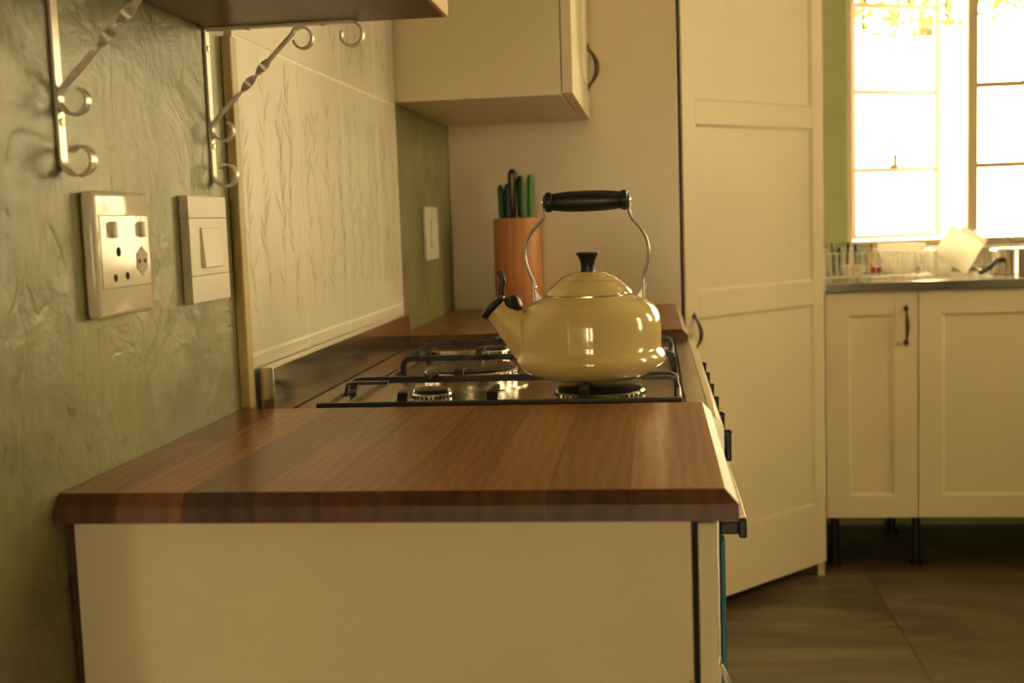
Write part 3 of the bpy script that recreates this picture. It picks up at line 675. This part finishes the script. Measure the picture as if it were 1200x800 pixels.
# ------------------------------------------------------------------ knife holder and knives
kh = thing('knife_holder', (.169, 2.803, .89), 'round beech knife holder on the far worktop', 'knife holder')
lathe('holder', [(0, 0), (.055, 0), (.056, .002), (.056, .215), (.0545, .2175), (.047, .2175), (.046, .215), (.046, .05), (0, .05)], (.169, 2.803, .8902), M['beech'], kh, n=40)
def knife(x, y, ztop, m, label, wd=.011, hl=.11, lean=0, loop=False):
    e = thing('kitchen_knife', (x, y, .945), label, 'knife', None)
    h0 = ztop-hl; bm = bmesh.new(); d = Vector((lean, 0, 1)).normalized(); b = Vector((x, y, .9425))
    def at(z): return Vector((x+lean*(z-.9425), y, z))
    n = 10; pts = [at(h0+hl*i/n) for i in range(n+1)]
    rad = [.85, .8, .85, .95, 1, .98, .95, .95, 1.0, .95, .55]
    if loop:
        lp_ = [at(h0)+Vector((-.0045, 0, 0)), at(h0+hl*.5)+Vector((-.006, 0, 0)), at(ztop-.018)+Vector((-.006, 0, 0)), at(ztop-.005), at(ztop-.018)+Vector((.007, 0, 0)), at(h0+hl*.5)+Vector((.005, 0, 0)), at(h0)+Vector((.003, 0, 0))]
        sweep(bm, catmull(lp_, 5), (0, 1, 0), .016, .0085, rnd=8)
    else: sweep(bm, pts, (0, 1, 0), .017, wd, rnd=10, radii=rad)
    o = link('handle', bm, m, e); smooth_ang(o, 50)
    bm = bmesh.new(); zb = .9425; v = [bm.verts.new(at(z)+Vector((dx, dy, 0))) for z, dx, dy in ((zb, -.0007, -.002), (zb, .0007, -.002), (h0+.004, .0007, -.010), (h0+.004, -.0007, -.010), (zb, -.0007, .004), (zb, .0007, .004), (h0+.004, .0007, .010), (h0+.004, -.0007, .010))]
    for q in ((0, 1, 2, 3), (4, 5, 6, 7), (0, 1, 5, 4), (2, 3, 7, 6), (0, 3, 7, 4), (1, 2, 6, 5)): bm.faces.new([v[i] for i in q])
    link('blade', bm, M['steel'], e)
knife(.140, 2.800, 1.186, M['k_green'], 'green-handled knife at the edge of the holder, next to the navy handle', .016, .10, -.03)
knife(.151, 2.788, 1.188, M['k_blue'], 'navy-handled knife in the beech holder', .017, .10)
knife(.160, 2.812, 1.224, M['blackp'], 'tall black handle with an open loop in the beech holder', .012, .13, 0, True)
knife(.1785, 2.815, 1.206, M['blackp'], 'plain black-handled knife in the beech holder', .017, .12)
knife(.1845, 2.786, 1.194, M['k_green'], 'dark green-handled knife in front of the plain black handle', .015, .11)
knife(.198, 2.800, 1.208, M['k_lime'], 'bright green-handled knife standing apart in the beech holder', .015, .12, .02)

# ------------------------------------------------------------------ dishes on the drainer
ZC = .8867
rk = thing('dish_rack', (1.16, 3.86, ZC), 'low wire dish rack on the sink drainer', 'dish rack')
def loop_rect(x0, x1, y0, y1, z): return [(x0, y0, z), (x1, y0, z), (x1, y1, z), (x0, y1, z), (x0, y0, z)]
for z, nm in ((ZC+.010, 'base_wire'), (ZC+.082, 'rim_wire')):
    bm = bmesh.new(); p = loop_rect(1.000, 1.335, 3.72, 4.03, z)
    for a, b in zip(p, p[1:]): sweep(bm, [a, b], (0, 0, 1) , .004, .004, rnd=6)
    link(nm, bm, M['chrome'], rk)
k = 0
for i in range(18):
    x = 1.006+.019*i
    tube('wire', [(x, 3.72, ZC+.083), (x, 3.72, ZC+.010), (x, 4.03, ZC+.010), (x, 4.03, ZC+.083)], .0013, M['chrome'], rk, 6, (1, 0, 0))
for x, y in ((1.0, 3.72), (1.335, 3.72), (1.0, 4.03), (1.335, 4.03)): tube('rack_foot', [(x, y, ZC+.0005), (x, y, ZC+.083)], .0022, M['chrome'], rk, 6)
bw = lathe('bowl', [(0, 0), (.028, 0), (.030, .004), (.048, .018), (.062, .042), (.070, .072), (.073, .092), (.071, .0925), (.067, .072), (.058, .043), (.044, .021), (.026, .009), (0, .008)], (1.262, 3.86, ZC+.0125), M['milky'], None, n=40)
tag(bw, 'white china bowl in the wire dish rack', 'bowl')
for (x, y, h, lb) in ((1.0365, 3.80, .085, 'clear glass tumbler at the rack corner by the pantry'), (1.085, 3.94, .098, 'taller clear glass tumbler behind the white cup'), (1.160, 3.955, .09, 'clear glass tumbler between the cup and the bowl')):
    g = lathe('tumbler', [(0, 0), (.025, 0), (.031, h), (.0292, h), (.0235, .006), (0, .006)], (x, y, ZC+.0125), M['tumbler'], None, n=28); tag(g, lb, 'glass')
cu = thing('cup', (1.105, 3.80, ZC+.0125), 'small cream cup lying low in the dish rack', 'cup')
lathe('bowl', [(0, 0), (.026, 0), (.036, .012), (.039, .030), (.037, .030), (.034, .013), (0, .004)], (1.105, 3.80, ZC+.0125), M['plastic_w'], cu, n=28)
tube('handle', catmull([(1.141, 3.80, ZC+.036), (1.152, 3.80, ZC+.034), (1.152, 3.80, ZC+.024), (1.141, 3.80, ZC+.022)], 4), .003, M['plastic_w'], cu, 8)
db = thing('dish_brush', (1.18, 3.84, ZC+.0125), 'dish brush with yellow handle and red head in the rack', 'brush')
tube('handle', [(1.163, 3.87, ZC+.095), (1.166, 3.862, ZC+.05), (1.172, 3.85, ZC+.034)], .0045, M['yellow'], db, 8)
link('head', addbox(bmesh.new(), 1.165, 1.196, 3.825, 3.86, ZC+.014, ZC+.034, .006, 3), M['red'], db)
# leaning board, tray, saucepan, glass lid
cb = thing('cutting_board', (1.455, 3.85, ZC+.0015), 'milky white plastic cutting board standing tilted beside the bowl', 'cutting board')
o = link('panel', addbox(bmesh.new(), -.120, 0, -.004, .004, 0, .114, .003, 3), M['milky']); o.parent = cb
o = tube('lip', [(-.085, -.004, .116), (-.045, -.006, .118), (-.001, -.004, .116)], .0085, M['milky'], None, 12); o.parent = cb
cb.rotation_euler = (math.radians(-6), math.radians(32), 0)
tb = thing('plastic_tub', (1.385, 3.95, ZC), 'milky white plastic tub behind the cutting board', 'tub')
bm = bmesh.new(); rr = []
for (hw, hd_, z) in ((.040, .030, .0005), (.052, .040, .085), (.056, .044, .085), (.056, .044, .090), (.050, .038, .090), (.038, .028, .004)):
    rr.append([bm.verts.new((1.385+sx*hw+.0*z, 3.95+sy*hd_, ZC+z)) for sx, sy in ((-1, -1), (1, -1), (1, 1), (-1, 1))])
bm.faces.new(rr[0][::-1]); bm.faces.new(rr[-1])
for r0, r1 in zip(rr, rr[1:]):
    for q in range(4): bm.faces.new((r0[q], r0[(q+1) % 4], r1[(q+1) % 4], r1[q]))
link('tub_body', bm, M['milky'], tb)
pn = thing('saucepan', (1.60, 3.87, ZC), 'steel saucepan with a black handle drying on the drainer', 'saucepan')
lathe('pan_body', [(0, .075), (.066, .075), (.070, .071), (.072, .0), (.0735, .0), (.0735, .072), (.068, .078), (0, .078)], (1.605, 3.87, ZC+.001), M['steel'], pn, n=36)
tube('handle', catmull([(1.542, 3.835, ZC+.040), (1.530, 3.80, ZC+.044), (1.505, 3.765, ZC+.028), (1.470, 3.745, ZC+.010)], 5), .0075, M['blackp'], pn, 10, (0, 0, 1))
lathe('handle_ferrule', [(0, 0), (.0085, 0), (.0085, .012), (0, .012)], (1.540, 3.832, ZC+.037), M['chrome'], pn, (-.6, -.6, -.1), 12)
gl = thing('glass_lid', (1.56, 3.955, ZC), 'clear domed glass lid propped behind the saucepan', 'lid')
lathe('dome', [(.075, 0), (.073, .008), (.06, .02), (.035, .028), (0, .031)], (1.575, 4.055, ZC+.0735), M['tumbler'], gl, Vector((-.25, -1, .45)), 36)
lathe('rim', [(.0735, -.002), (.0765, -.002), (.0765, .002), (.0735, .002)], (1.575, 4.055, ZC+.0735), M['chrome'], gl, Vector((-.25, -1, .45)), 36)

# ------------------------------------------------------------------ outside
structure(box('garden_wall', -3, 12, 9.0, 9.2, -.1, 2.32, M['conc'], bev=0), 'white garden wall beyond the window')
def tree(x, y, h, r, n, seed, label):
    e = thing('tree', (x, y, -.08), label, 'tree', 'trees beyond the garden wall'); rng = random.Random(seed)
    tube('trunk', [(x, y, -.08), (x+.05, y, h*.4), (x-.05, y+.05, h*.75)], .11, M['bark'], e, 10, radii=[1.2, 1, .6])
    bm = bmesh.new()
    for i in range(n):
        d = Vector((rng.gauss(0, 1), rng.gauss(0, 1), rng.gauss(0, 1))).normalized()*(rng.random()**.4)
        c = Vector((x+d.x*r, y+d.y*r, h+d.z*r*.8)); a = Vector((rng.gauss(0, 1), rng.gauss(0, 1), rng.gauss(0, 1))).normalized(); b = a.orthogonal().normalized(); s = rng.uniform(.05, .10)
        bm.faces.new([bm.verts.new(p) for p in (c-a*s, c+b*s*.45, c+a*s, c-b*s*.45)])
    f = link('foliage', bm, M['leaf'], e, recalc=False); f['kind'] = 'stuff'
tree(3.0, 11.2, 3.7, 1.4, 2600, 1, 'yellow-green tree above the garden wall, seen through the open casement')
tree(6.3, 11.6, 3.9, 1.4, 2600, 2, 'yellow-green tree above the garden wall, seen through the fixed window lights')
def vine(x, y, z0, z1, seed):
    e = thing('hanging_vine', (x, y, z1), 'thin leafy vine strand hanging outside the open casement', 'vine', 'vine strands outside the window'); rng = random.Random(seed)
    pts = [(x+rng.uniform(-.008, .008), y, z0+(z1-z0)*i/8) for i in range(9)]; tube('stem', pts, .006, M['vine'], e, 5)
    bm = bmesh.new()
    for p in pts[2:]:
        c = Vector(p); a = Vector((rng.uniform(-.6, .6), rng.uniform(-.3, .3), -1)).normalized()*.028; b = Vector((.008, .003, 0))
        bm.faces.new([bm.verts.new(q) for q in (c, c+a*.5+b, c+a, c+a*.5-b)])
    link('leaves', bm, M['vine'], e, recalc=False)
for k, (x, zb) in enumerate(((1.30, 1.70), (1.425, 1.74), (1.475, 1.79), (1.555, 1.77), (1.60, 1.83))): vine(x, 4.75, 2.5, zb, k)
box('eave_board', .4, 3.2, 4.72, 4.78, 2.5, 2.62, M['window_paint'], None, .003)
tag(bpy.data.objects['eave_board'], 'painted eave board above the window outside', 'board')
